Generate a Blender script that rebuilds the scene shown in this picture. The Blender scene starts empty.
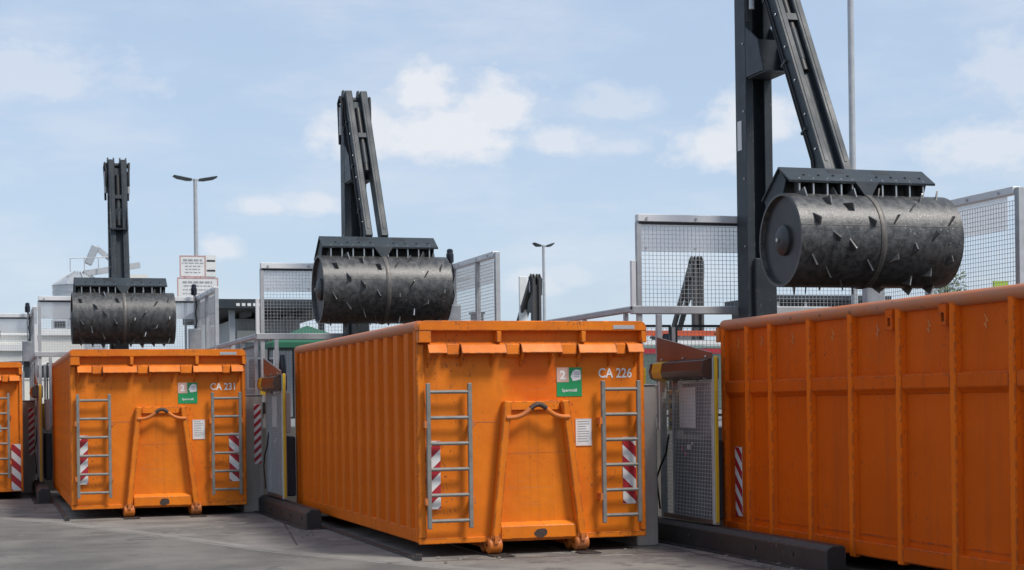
import bpy, bmesh, math, random
from mathutils import Vector, Matrix
R = math.radians
random.seed(7)
scene = bpy.context.scene
COL = scene.collection

# ------------------------------------------------------------------ camera
cam_d = bpy.data.cameras.new('camera')
cam = bpy.data.objects.new('camera', cam_d); COL.objects.link(cam)
YAW, ROLL = 0.3059, 0.0138
cam.location = (0, 0, 1.568)
cam.rotation_mode = 'QUATERNION'
cam.rotation_quaternion = (Matrix.Rotation(-YAW, 4, 'Z') @ Matrix.Rotation(math.pi/2, 4, 'X') @ Matrix.Rotation(-ROLL, 4, 'Z')).to_quaternion()
cam_d.sensor_width = 36
cam_d.lens = 1655.07*36/1024
cam_d.shift_y = (403.96-285)/1024
cam_d.clip_end = 3000
cam_d.dof.use_dof = True
cam_d.dof.focus_distance = 17.5
cam_d.dof.aperture_fstop = 5.6
scene.camera = cam

# ------------------------------------------------------------------ sky and sun
SUN_AZ, SUN_EL = R(140), R(56)        # compass style: clockwise from +Y
world = bpy.data.worlds.new('World'); scene.world = world; world.use_nodes = True
def build_world():
    nt = world.node_tree; N = nt.nodes; L = nt.links; N.clear()
    def new(t, **k):
        n = N.new(t)
        for a, b in k.items(): setattr(n, a, b)
        return n
    def math_(op, a, b=None, c=None, clamp=False):
        n = new('ShaderNodeMath', operation=op); n.use_clamp = clamp
        for i, v in enumerate((a, b, c)):
            if v is None: continue
            if isinstance(v, (int, float)): n.inputs[i].default_value = v
            else: L.new(v, n.inputs[i])
        return n.outputs[0]
    def noise(vec, scale, detail, rough=.55):
        n = new('ShaderNodeTexNoise'); n.inputs['Scale'].default_value = scale
        n.inputs['Detail'].default_value = detail; n.inputs['Roughness'].default_value = rough
        L.new(vec, n.inputs['Vector']); return n.outputs['Fac']
    sky = new('ShaderNodeTexSky', sky_type='NISHITA', sun_disc=False)
    sky.sun_elevation = SUN_EL; sky.sun_rotation = SUN_AZ
    sky.air_density = 1.0; sky.dust_density = 1.2; sky.ozone_density = 1.6; sky.altitude = 100
    tc = new('ShaderNodeTexCoord'); sep = new('ShaderNodeSeparateXYZ'); L.new(tc.outputs['Generated'], sep.inputs[0])
    az = math_('ARCTAN2', sep.outputs[0], sep.outputs[1]); el = math_('ARCSINE', sep.outputs[2])
    cmb = new('ShaderNodeCombineXYZ'); L.new(az, cmb.inputs[0]); L.new(math_('MULTIPLY', el, 1.5), cmb.inputs[1])
    n1 = noise(cmb.outputs[0], 26, 6, .6)
    n2 = noise(cmb.outputs[0], 75, 5, .6)
    wob = math_('ADD', math_('MULTIPLY', math_('SUBTRACT', n1, .5), 1.5), math_('MULTIPLY', math_('SUBTRACT', n2, .5), .8))
    # cumulus puffs: azimuth, elevation, half-width, half-height, strength (radians)
    acc = None
    for (a0, e0, w, h, s) in CLOUDS:
        dx = math_('DIVIDE', math_('SUBTRACT', az, a0), w)
        dy0 = math_('SUBTRACT', el, e0)
        # flatter base than top
        dy = math_('DIVIDE', dy0, h)
        dyb = math_('MULTIPLY', math_('MINIMUM', dy, 0), .7)
        dy = math_('ADD', dy, dyb)
        r = math_('SQRT', math_('ADD', math_('MULTIPLY', dx, dx), math_('MULTIPLY', dy, dy)))
        v = math_('ADD', math_('SUBTRACT', 1, r), wob)
        v = math_('MULTIPLY', math_('MULTIPLY', v, 1.6, clamp=True), s)
        acc = v if acc is None else math_('MAXIMUM', acc, v)
    # thin veil everywhere
    cm2 = new('ShaderNodeCombineXYZ'); L.new(az, cm2.inputs[0]); L.new(math_('MULTIPLY', el, 3.2), cm2.inputs[1])
    veil = noise(cm2.outputs[0], 5.5, 7, .6)
    mr = new('ShaderNodeMapRange', interpolation_type='SMOOTHSTEP')
    mr.inputs[1].default_value = .40; mr.inputs[2].default_value = .75; mr.inputs[3].default_value = .08; mr.inputs[4].default_value = .5
    L.new(veil, mr.inputs[0])
    cov = math_('MAXIMUM', acc, mr.outputs[0], clamp=True)
    # desaturate the sky a little (summer haze)
    mixh = new('ShaderNodeMix', data_type='RGBA'); mixh.inputs[0].default_value = .55
    L.new(sky.outputs[0], mixh.inputs[6]); mixh.inputs[7].default_value = (4.7, 6.0, 7.9, 1)
    mixc = new('ShaderNodeMix', data_type='RGBA'); L.new(cov, mixc.inputs[0])
    L.new(mixh.outputs[2], mixc.inputs[6]); mixc.inputs[7].default_value = (6.65, 6.85, 7.3, 1)
    bg = new('ShaderNodeBackground'); bg.inputs[1].default_value = .1
    L.new(mixc.outputs[2], bg.inputs[0])
    out = new('ShaderNodeOutputWorld'); L.new(bg.outputs[0], out.inputs[0])
CLOUDS = [(.262,.158,.068,.036,.95),(.256,.184,.030,.028,.95),(.302,.174,.038,.032,.9),(.222,.160,.050,.028,.9),(.335,.156,.036,.016,.7),(.372,.152,.026,.011,.5),
          (.432,.147,.036,.024,.9),(.455,.163,.040,.028,.85),(.59,.142,.055,.030,.7),(.60,.182,.034,.044,.5),(.37,.176,.045,.017,.45),
          (.03,.19,.08,.030,.5),(.16,.119,.028,.011,.7),(.185,.120,.034,.014,.75),(.133,.093,.018,.011,.7),(.318,.070,.032,.015,.6),(.345,.075,.030,.013,.5),
          (-.6,.2,.1,.05,.8),(-1.2,.3,.14,.07,.8),(1.1,.22,.12,.06,.8),(1.7,.35,.16,.08,.8),(2.6,.3,.15,.08,.8),(-2.3,.25,.15,.07,.8),(.5,.5,.16,.07,.6)]
build_world()
sun_d = bpy.data.lights.new('sun', 'SUN'); sun = bpy.data.objects.new('sun', sun_d); COL.objects.link(sun)
sun_d.energy = 2.9; sun_d.angle = R(15); sun_d.color = (1, .95, .88)
sdir = Vector((math.sin(SUN_AZ)*math.cos(SUN_EL), math.cos(SUN_AZ)*math.cos(SUN_EL), math.sin(SUN_EL)))
sun.rotation_euler = sdir.to_track_quat('Z', 'Y').to_euler()
sun.location = sdir*60
scene.view_settings.view_transform = 'Standard'; scene.view_settings.look = 'None'
scene.view_settings.exposure = 0.3; scene.view_settings.gamma = 1

# ------------------------------------------------------------------ materials
M = {}
def mat(name, col, rough=.6, metal=0, col2=None, nscale=3, lo=.35, hi=.7, stretch=(1,1,1), spots=None, bump=0, bscale=60, streak=None, spec=None, detail=6, rvar=0, patch=None, edge=None, chips=None, dents=0):
    """procedural principled: colour variation, vertical streaks, rust/dirt spots, fine relief"""
    m = bpy.data.materials.new(name); m.use_nodes = True; M[name] = m
    nt = m.node_tree; N = nt.nodes; L = nt.links
    b = N['Principled BSDF']; b.inputs['Roughness'].default_value = rough; b.inputs['Metallic'].default_value = metal
    if spec is not None: b.inputs['Specular IOR Level'].default_value = spec
    tc = N.new('ShaderNodeTexCoord')
    def mapped(sc):
        mp = N.new('ShaderNodeMapping'); mp.inputs['Scale'].default_value = sc
        L.new(tc.outputs['Object'], mp.inputs[0]); return mp.outputs[0]
    def noise(sc, scale, det=6, ro=.6):
        n = N.new('ShaderNodeTexNoise'); n.inputs['Scale'].default_value = scale; n.inputs['Detail'].default_value = det; n.inputs['Roughness'].default_value = ro
        L.new(mapped(sc), n.inputs[0]); return n.outputs['Fac']
    def rng(v, lo, hi, a=0, c=1):
        r = N.new('ShaderNodeMapRange'); r.inputs[1].default_value = lo; r.inputs[2].default_value = hi; r.inputs[3].default_value = a; r.inputs[4].default_value = c
        L.new(v, r.inputs[0]); return r.outputs[0]
    def mix(f, a, c):
        x = N.new('ShaderNodeMix'); x.data_type = 'RGBA'; L.new(f, x.inputs[0])
        for i, v in ((6, a), (7, c)):
            if isinstance(v, tuple): x.inputs[i].default_value = (*v[:3], 1)
            else: L.new(v, x.inputs[i])
        return x.outputs[2]
    c2 = col2 or tuple(v*.82 for v in col)
    nv = noise(stretch, nscale, detail)
    c = mix(rng(nv, lo, hi), col, c2)
    for (sc_, amt, cs, lo_) in (streak or ()):
        c = mix(rng(noise((sc_, sc_, .35 if sc_ < 20 else 5), 1.0, 6), lo_, lo_+.22 if sc_ < 20 else lo_+.06, 0, amt), c, cs)
    if spots:
        for (ss, th, cs) in spots:
            c = mix(rng(noise((1,1,1), ss, 8, .65), th, th+.05), c, cs)
    if patch:
        (px, pz, hx, hz, pc) = patch
        mp = N.new('ShaderNodeMapping'); mp.vector_type = 'TEXTURE'; mp.inputs['Location'].default_value = (px, -7.05, pz); mp.inputs['Scale'].default_value = (hx, 1, hz)
        L.new(tc.outputs['Object'], mp.inputs[0])
        ln = N.new('ShaderNodeVectorMath'); ln.operation = 'LENGTH'; L.new(mp.outputs[0], ln.inputs[0])
        ad = N.new('ShaderNodeMath'); ad.operation = 'MULTIPLY_ADD'; ad.inputs[1].default_value = 1.3; L.new(noise((1,1,1), 6, 7), ad.inputs[0]); L.new(ln.outputs['Value'], ad.inputs[2])
        c = mix(rng(ad.outputs[0], 1.35, 1.75, .8, 0), c, pc)
    if chips:      # clustered small paint chips and scuffs
        cl = rng(noise((1,1,1), 1.7, 4), .50, .62); hf = rng(noise((1,1,.55), 34, 5, .7), chips[1], chips[1]+.03)
        mu = N.new('ShaderNodeMath'); mu.operation = 'MULTIPLY'; L.new(cl, mu.inputs[0]); L.new(hf, mu.inputs[1])
        c = mix(mu.outputs[0], c, chips[0])
        sc2 = rng(noise((.8,.8,16), 2.2, 4, .7), .62, .67, 0, .55)      # horizontal rub marks
        cl2 = rng(noise((1,1,1), 1.1, 4), .48, .60)
        mu = N.new('ShaderNodeMath'); mu.operation = 'MULTIPLY'; L.new(cl2, mu.inputs[0]); L.new(sc2, mu.inputs[1])
        c = mix(mu.outputs[0], c, chips[2])
    if edge:       # paint knocked off along the edges
        bv = N.new('ShaderNodeBevel'); bv.samples = 4; bv.inputs['Radius'].default_value = edge[1]
        ge = N.new('ShaderNodeNewGeometry'); dt = N.new('ShaderNodeVectorMath'); dt.operation = 'DOT_PRODUCT'
        L.new(bv.outputs[0], dt.inputs[0]); L.new(ge.outputs['Normal'], dt.inputs[1])
        em = rng(dt.outputs['Value'], .985, .90)
        en = rng(noise((1,1,1), 10, 8, .7), edge[2], edge[2]+.05)
        mu = N.new('ShaderNodeMath'); mu.operation = 'MULTIPLY'; L.new(em, mu.inputs[0]); L.new(en, mu.inputs[1])
        c = mix(mu.outputs[0], c, edge[0])
    L.new(c, b.inputs['Base Color'])
    if rvar: L.new(rng(nv, .3, .7, rough-rvar, rough+rvar), b.inputs['Roughness'])
    if bump:
        bp = N.new('ShaderNodeBump'); bp.inputs['Strength'].default_value = bump; bp.inputs['Distance'].default_value = .01
        L.new(noise((1,1,1), bscale, 4), bp.inputs['Height']); L.new(bp.outputs[0], b.inputs['Normal'])
        if dents:
            b2 = N.new('ShaderNodeBump'); b2.inputs['Strength'].default_value = 1; b2.inputs['Distance'].default_value = dents
            L.new(noise((1,1,1), 2.6, 3, .5), b2.inputs['Height']); L.new(b2.outputs[0], bp.inputs['Normal'])
    return m
RUST = (.09,.035,.018)
mat('orange', (.79,.215,.013), .5, spec=.22, col2=(.66,.155,.010), nscale=1.6, spots=[(5,.67,(.50,.13,.025)),(11,.69,(.34,.09,.025)),(22,.735,(.10,.05,.03))], streak=[(14,.4,(.45,.12,.02),.52),(42,.75,(.17,.07,.035),.685)], bump=.06, bscale=9, rvar=.08, edge=((.14,.065,.035),.022,.45), chips=((.13,.06,.035),  .60,(.48,.20,.08)), dents=.018)
mat('orange_patched', (.79,.215,.013), .5, spec=.22, col2=(.66,.155,.010), nscale=1.6, spots=[(5,.67,(.50,.13,.025)),(11,.69,(.34,.09,.025)),(22,.735,(.10,.05,.03))], streak=[(14,.4,(.45,.12,.02),.52),(42,.75,(.17,.07,.035),.685)], bump=.06, bscale=9, rvar=.08, patch=(1.27,1.80,.36,.30,(.74,.125,.008)), edge=((.14,.065,.035),.022,.45), chips=((.13,.06,.035),  .60,(.48,.20,.08)), dents=.018)
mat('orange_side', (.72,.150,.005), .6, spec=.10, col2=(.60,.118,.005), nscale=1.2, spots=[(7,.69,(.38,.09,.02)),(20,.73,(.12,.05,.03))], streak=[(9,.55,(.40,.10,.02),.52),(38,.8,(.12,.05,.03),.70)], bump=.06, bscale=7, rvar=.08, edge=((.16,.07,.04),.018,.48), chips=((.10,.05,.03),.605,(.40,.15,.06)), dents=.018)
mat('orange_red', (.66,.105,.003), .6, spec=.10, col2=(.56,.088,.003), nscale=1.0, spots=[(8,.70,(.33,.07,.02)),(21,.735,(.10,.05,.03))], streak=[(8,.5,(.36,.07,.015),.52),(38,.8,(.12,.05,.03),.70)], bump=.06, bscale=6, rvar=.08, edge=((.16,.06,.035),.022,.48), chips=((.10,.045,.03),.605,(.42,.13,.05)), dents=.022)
mat('orange_rib_lit', (.80,.155,.006), .6, spec=.10, col2=(.72,.13,.006), nscale=1.0, spots=[(8,.70,(.33,.07,.02)),(21,.735,(.10,.05,.03))], streak=[(8,.5,(.36,.07,.015),.52),(38,.8,(.12,.05,.03),.70)], bump=.06, bscale=6, rvar=.08, edge=((.10,.045,.03),.022,.46), chips=((.10,.045,.03),.60,(.55,.2,.09)), dents=.012)  # lighter copy of the panel orange: rib-to-panel shading put into the colour
mat('orange_worn', (.70,.18,.012), .5, col2=(.45,.15,.05), nscale=5, spots=[(11,.60,(.13,.07,.045)),(25,.66,(.06,.04,.03))], bump=.1, bscale=20)
mat('rail_worn', (.52,.15,.045), .55, col2=(.42,.17,.09), nscale=4, spots=[(10,.62,(.16,.08,.05)),(24,.68,(.30,.22,.18))], bump=.1, bscale=20, edge=((.10,.05,.03),.02,.50))
mat('wear_black', (.035,.028,.024), .6, col2=(.09,.05,.035), nscale=14)
mat('galv', (.50,.51,.52), .5, .3, col2=(.40,.41,.42), nscale=8, spots=[(30,.72,(.2,.19,.18))])
mat('galv_ladder', (.25,.24,.215), .6, .1, col2=(.17,.165,.15), nscale=9, spots=[(26,.68,(.16,.13,.11))])
mat('alu', (.80,.80,.80), .45, .15, col2=(.70,.70,.70), nscale=3)
mat('anthracite', (.026,.034,.041), .5, spec=.35, col2=(.036,.045,.052), nscale=2.5, spots=[(14,.72,(.10,.10,.10))], streak=[(10,.4,(.055,.06,.063),.54)], bump=.04, bscale=12, rvar=.1, edge=((.16,.16,.155),.012,.56), chips=((.13,.125,.12),.62,(.085,.088,.09)), dents=.01)
mat('anthracite_far', (.045,.048,.05), .6, col2=(.07,.06,.055), nscale=2)
mat('black', (.012,.012,.013), .5, col2=(.022,.022,.022), nscale=9)
mat('rubber', (.010,.010,.011), .6)
mat('drum_steel', (.052,.052,.052), .43, .4, col2=(.105,.104,.102), nscale=16, lo=.40, hi=.62, stretch=(1,.5,1), spots=[(24,.60,(.045,.043,.041)),(60,.60,(.18,.178,.175)),(4,.66,(.055,.052,.049))], bump=.22, bscale=55, rvar=.10, detail=12, chips=((.30,.29,.28),.62,(.22,.215,.21)))
mat('drum_end', (.030,.034,.038), .45, .2, col2=(.05,.05,.05), nscale=6, spots=[(30,.7,(.13,.12,.11))])
mat('bright_steel', (.55,.54,.52), .3, .9, col2=(.36,.34,.32), nscale=20)
mat('tooth_steel', (.085,.084,.082), .42, .5, col2=(.19,.185,.18), nscale=16)
mat('white', (.74,.74,.72), .5, col2=(.66,.66,.64), nscale=3)
mat('white_print', (.80,.80,.78), .5)
mat('red', (.42,.018,.030), .5, col2=(.36,.016,.026), nscale=6)
mat('pink', (.66,.42,.34), .5)
mat('border_red', (.55,.30,.27), .6)
mat('band_steel', (.15,.138,.125), .5, .3, col2=(.09,.08,.07), nscale=14)
mat('orange_rail', (.62,.10,.03), .5)
mat('green', (.012,.30,.10), .5, col2=(.012,.26,.09), nscale=4)
mat('grey_print', (.33,.34,.36), .6)
mat('yellow', (.62,.42,.015), .5, col2=(.50,.33,.02), nscale=6, spots=[(20,.68,(.12,.09,.03))])
mat('brown_sheet', (.20,.135,.11), .38, .55, col2=(.15,.10,.085), nscale=2)
mat('housing', (.055,.035,.027), .35, .2, col2=(.035,.025,.022), nscale=3)
mat('beam_black', (.020,.021,.023), .5, col2=(.034,.033,.032), nscale=3, spots=[(12,.66,(.075,.065,.055))], bump=.1, bscale=20, edge=((.11,.085,.065),.02,.48), chips=((.12,.10,.08),.58,(.09,.08,.07)))
mat('liner', (.070,.050,.038), .7, .2, col2=(.11,.075,.05), nscale=3, spots=[(9,.62,(.035,.028,.024))])
mat('concrete_wall', (.40,.38,.34), .8, col2=(.30,.285,.26), nscale=1.6, spots=[(6,.68,(.13,.125,.12))], streak=[(7,.45,(.13,.125,.115),.54)], bump=.2, bscale=40)
mat('ground', (.170,.158,.140), .9, col2=(.105,.098,.088), nscale=.8, lo=.40, hi=.60, spots=[(1.3,.58,(.095,.089,.081)),(.5,.60,(.20,.188,.168)),(24,.60,(.23,.218,.198)),(9,.62,(.075,.07,.064)),(48,.60,(.07,.066,.06))], bump=.8, bscale=90, detail=12)
mat('apron', (.225,.208,.184), .88, col2=(.135,.125,.112), nscale=.9, lo=.40, hi=.60, spots=[(1.7,.57,(.112,.104,.094)),(.9,.60,(.25,.238,.215)),(30,.62,(.09,.085,.078)),(5,.63,(.08,.073,.066)),(55,.62,(.28,.265,.24))], bump=.6, bscale=90, detail=12)
mat('gutter', (.245,.230,.206), .85, col2=(.165,.155,.14), nscale=1.5, spots=[(5,.66,(.15,.147,.14))], bump=.3, bscale=90)
mat('deck', (.20,.195,.185), .9, col2=(.15,.147,.14), nscale=1, bump=.2, bscale=60)
mat('cladding', (.33,.345,.36), .6, col2=(.29,.30,.315), nscale=1)
mat('cream', (.66,.65,.60), .7, col2=(.58,.57,.53), nscale=.6)
mat('roof_dark', (.045,.047,.05), .7, col2=(.06,.06,.062), nscale=2)
mat('glass_dark', (.03,.037,.045), .12)
mat('tent_green', (.008,.11,.055), .7, col2=(.010,.09,.045), nscale=1)
mat('silo_metal', (.46,.48,.50), .45, .5, col2=(.38,.40,.42), nscale=2)
mat('lime', (.36,.52,.03), .6)
mat('teal_dark', (.10,.15,.13), .7)
mat('beacon_body', (.014,.018,.03), .3)
mat('litter', (.26,.24,.21), .8, col2=(.12,.10,.08), nscale=9)
mat('bark', (.08,.06,.045), .9)
def leaf_mat():
    m = mat('leaf', (.045,.085,.022), .6, col2=(.075,.12,.03), nscale=1.5)
leaf_mat()
def glassy(name, colr, transp, rough=.3, trans_col=(1,1,1)):
    m = bpy.data.materials.new(name); m.use_nodes = True; M[name] = m
    nt = m.node_tree; N = nt.nodes; L = nt.links; N.clear()
    d = N.new('ShaderNodeBsdfDiffuse'); d.inputs[0].default_value = (*colr, 1)
    t = N.new('ShaderNodeBsdfTranslucent'); t.inputs[0].default_value = (*colr, 1)
    a = N.new('ShaderNodeAddShader'); 
    mx0 = N.new('ShaderNodeMixShader'); mx0.inputs[0].default_value = .5; L.new(d.outputs[0], mx0.inputs[1]); L.new(t.outputs[0], mx0.inputs[2])
    g = N.new('ShaderNodeBsdfGlossy'); g.inputs[1].default_value = rough; g.inputs[0].default_value = (.8,.8,.8,1)
    mx1 = N.new('ShaderNodeMixShader'); mx1.inputs[0].default_value = .06; L.new(mx0.outputs[0], mx1.inputs[1]); L.new(g.outputs[0], mx1.inputs[2])
    tr = N.new('ShaderNodeBsdfTransparent'); tr.inputs[0].default_value = (*trans_col, 1)
    mx = N.new('ShaderNodeMixShader'); mx.inputs[0].default_value = transp; L.new(mx1.outputs[0], mx.inputs[1]); L.new(tr.outputs[0], mx.inputs[2])
    N.remove(a)
    o = N.new('ShaderNodeOutputMaterial'); L.new(mx.outputs[0], o.inputs[0])
glassy('sheet_translucent', (.93,.93,.93), .48)
glassy('acrylic', (.20,.20,.205), .60, .08)

# ------------------------------------------------------------------ mesh helpers
class MB:
    def __init__(s): s.v = []; s.f = []
    def add(s, vs, fs):
        o = len(s.v); s.v += [tuple(v) for v in vs]; s.f += [tuple(i+o for i in f) for f in fs]; return s
    def box(s, x0, x1, y0, y1, z0, z1):
        return s.add([(x0,y0,z0),(x1,y0,z0),(x1,y1,z0),(x0,y1,z0),(x0,y0,z1),(x1,y0,z1),(x1,y1,z1),(x0,y1,z1)],
                     [(0,3,2,1),(4,5,6,7),(0,1,5,4),(1,2,6,5),(2,3,7,6),(3,0,4,7)])
    def prism(s, prof, axis, a, b):
        """profile extruded along an axis; profile is the two other axes in x,y,z order"""
        n = len(prof)
        def P(p, t): return {'x': (t,p[0],p[1]), 'y': (p[0],t,p[1]), 'z': (p[0],p[1],t)}[axis]
        vs = [P(p, a) for p in prof]+[P(p, b) for p in prof]
        fs = [tuple(range(n))[::-1], tuple(range(n, 2*n))]+[(i,(i+1)%n,n+(i+1)%n,n+i) for i in range(n)]
        return s.add(vs, fs)
    def bar(s, p, q, w, h, up=(0,0,1)):
        """rectangular bar from p to q: w across, h along up"""
        p = Vector(p); q = Vector(q); d = (q-p).normalized(); u = Vector(up)
        if abs(d.dot(u)) > .99: u = Vector((0,1,0))
        sd = d.cross(u).normalized(); u = sd.cross(d).normalized()
        vs = [c+sd*a*w/2+u*b*h/2 for c in (p, q) for a, b in ((-1,-1),(1,-1),(1,1),(-1,1))]
        return s.add(vs, [(0,1,2,3),(7,6,5,4),(0,4,5,1),(1,5,6,2),(2,6,7,3),(3,7,4,0)])
    def tube(s, pts, r, n=8, caps=True, radii=None):
        pts = [Vector(p) for p in pts]; rings = []
        o = len(s.v); prev = None
        for i, p in enumerate(pts):
            d = (pts[min(i+1, len(pts)-1)]-pts[max(i-1, 0)]).normalized()
            if prev is None:
                u = Vector((0,0,1)) if abs(d.z) < .9 else Vector((1,0,0))
            else: u = prev
            sd = d.cross(u).normalized(); u = sd.cross(d).normalized(); prev = u
            rr = radii[i] if radii else r
            for k in range(n):
                a = 2*math.pi*k/n
                s.v.append(tuple(p+(sd*math.cos(a)+u*math.sin(a))*rr))
        for i in range(len(pts)-1):
            for k in range(n):
                a = o+i*n+k; b = o+i*n+(k+1)%n
                s.f.append((a, b, b+n, a+n))
        if caps:
            s.f.append(tuple(range(o, o+n))[::-1]); s.f.append(tuple(range(o+(len(pts)-1)*n, o+len(pts)*n)))
        return s
    def lathe_x(s, prof, n=48, cx=0, cy=0, cz=0):
        """profile (x, r) revolved about the x axis"""
        o = len(s.v)
        for (x, r) in prof:
            for k in range(n):
                a = 2*math.pi*k/n; s.v.append((cx+x, cy+r*math.cos(a), cz+r*math.sin(a)))
        for i in range(len(prof)-1):
            for k in range(n):
                a = o+i*n+k; b = o+i*n+(k+1)%n; s.f.append((a, a+n, b+n, b))
        return s
    def mesh(s, name, material, bevel=0, smooth=False, seg=1):
        me = bpy.data.meshes.new(name); me.from_pydata(s.v, [], s.f)
        bm = bmesh.new(); bm.from_mesh(me)
        bmesh.ops.recalc_face_normals(bm, faces=bm.faces)
        if bevel:
            ed = [e for e in bm.edges if len(e.link_faces) == 2 and e.calc_face_angle(0) > .5]
            bmesh.ops.bevel(bm, geom=ed, offset=bevel, segments=seg, affect='EDGES', clamp_overlap=True)
        if smooth:
            for f in bm.faces: f.smooth = True
            for e in bm.edges:
                if len(e.link_faces) == 2 and e.calc_face_angle(0) > R(35): e.smooth = False
        bm.to_mesh(me); bm.free()
        me.materials.append(M[material]); return me
    def build(s, name, material, parent=None, bevel=0, smooth=False, loc=None, seg=1):
        return link(name, s.mesh(name, material, bevel, smooth, seg), parent, loc)
def link(name, me, parent=None, loc=None, rot=None):
    o = bpy.data.objects.new(name, me); COL.objects.link(o)
    if parent: o.parent = parent
    if loc: o.location = loc
    if rot: o.rotation_euler = rot
    return o
def box(name, m, parent, x0, x1, y0, y1, z0, z1, bevel=0):
    return MB().box(x0, x1, y0, y1, z0, z1).build(name, m, parent, bevel)
def tag(o, label=None, cat=None, group=None, kind=None):
    for k, v in (('label', label), ('category', cat), ('group', group), ('kind', kind)):
        if v: o[k] = v
    return o
def empty(name, loc, label=None, cat=None, group=None, rz=0):
    o = bpy.data.objects.new(name, None); COL.objects.link(o); o.location = loc; o.rotation_euler.z = rz
    o.empty_display_size = .2
    return tag(o, label, cat, group)
KIDS = {}
def copy_tree(o, parent=None):
    c = o.copy(); COL.objects.link(c); c.parent = parent
    for ch in list(o.children): copy_tree(ch, c)
    return c
def text(name, body, size, m, parent, loc, rot=(math.pi/2,0,0), align='LEFT', bold=0):
    cu = bpy.data.curves.new(name, 'FONT'); cu.body = body; cu.size = size; cu.align_x = align; cu.offset = bold; cu.extrude = .0006; cu.resolution_u = 3
    t = bpy.data.objects.new(name, cu); COL.objects.link(t)
    dg = bpy.context.evaluated_depsgraph_get(); dg.update()
    me = bpy.data.meshes.new_from_object(t.evaluated_get(dg)); bpy.data.objects.remove(t); bpy.data.curves.remove(cu)
    me.materials.clear(); me.materials.append(M[m])
    return link(name, me, parent, loc, rot)
def wire_mesh(mb, org, u, v, nu, nv, pu, pv, w=.0045):
    """welded grid: thin square wires spanning nu*pu by nv*pv"""
    org = Vector(org); u = Vector(u); v = Vector(v); n = u.cross(v)
    for i in range(nu+1):
        p = org+u*(i*pu); mb.bar(p, p+v*(nv*pv), w, w, n)
    for j in range(nv+1):
        p = org+v*(j*pv)+n*w; mb.bar(p, p+u*(nu*pu), w, w, n)

# ------------------------------------------------------------------ bays (back left corner of each container)
BAYS = {3: (7.49,16.28), 2: (4.17,23.50), 1: (1.10,31.48), 0: (-1.94,37.60)}
L = 7.05; Z0 = .15; ZT = 2.43; W = 2.5
TXT = {3: 'the flat-panelled red-orange container', 2: 'the CA 226 container with repainted patch', 1: 'the CA 231 container below warning signs', 0: 'the unnumbered orange container'}

# ------------------------------------------------------------------ ground
def sheet(name, pts, z, m, parent=None, thick=None):
    mb = MB()
    if thick: mb.prism(pts, 'z', z-thick, z)
    else: mb.add([(x, y, z) for x, y in pts], [tuple(range(len(pts)))])
    return mb.build(name, m, parent)
g = MB(); 
g.add([(-900,-300,0),(900,-300,0),(900,1500,0),(-900,1500,0)], [(0,1,2,3)])
tag(g.build('ground', 'ground'), kind='structure')
edge = [(-3.2,36.5),(-1.2,29.5),(.13,25.2),(.65,24.3),(1.71,21.45),(2.91,17.9),(3.85,15.96),(5.6,12.4),(8.5,7)]
ap = MB(); n = len(edge)
for i in range(n-1):
    (x0,y0),(x1,y1) = edge[i], edge[i+1]
    ap.add([(x0,y0,.004),(x1,y1,.004),(x1+22,y1+8,.004),(x0+22,y0+8,.004)], [(0,1,2,3)])
tag(ap.build('apron', 'apron'), kind='structure')
gu = MB()
for i in range(n-1):
    (x0,y0),(x1,y1) = edge[i], edge[i+1]
    gu.add([(x0-.02,y0-.1,.0012),(x1-.02,y1-.1,.0012),(x1+.16,y1+.06,.008),(x0+.16,y0+.06,.008)], [(0,1,2,3)])
tag(gu.build('gutter_strip', 'gutter'), kind='structure')

# raised deck behind the bays (people throw waste in from there)
dk = MB()
order = [0,1,2,3]
pts = [(-12,46)]
for b in order:
    x, y = BAYS[b]
    nx = BAYS[b+1][0]-.45 if b < 3 else x+3.2
    pts += [(x-.45, y+2.05), (nx, y+2.05)]
pts = [(-14,39.65)]+pts[1:]+[(10.7,9.9),(40,9.9),(40,58),(-14,58)]
dk.prism(pts, 'z', 0, 1.25)
tag(dk.build('raised_deck', 'deck'), kind='structure')

# ------------------------------------------------------------------ container shell common
def steel_rails(b):
    x, y = BAYS[b]
    r = empty('floor_rail', (x, y, 0), f'dark floor track under {TXT[b]}', 'rail', 'steel tracks the containers roll on')
    for xc in (.82, 1.76):
        mb = MB(); mb.box(xc-.11, xc+.11, -L-.35, .1, .008, .018); mb.build('track_plate', 'beam_black', r)
    mb = MB(); mb.box(-.10, -.04, -L-.3, -2.7, .008, .03); mb.box(-.10, -.04, -L-.3, -L-.24, .03, .07); mb.build('edge_angle', 'beam_black', r)
for b in BAYS: steel_rails(b)

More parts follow.
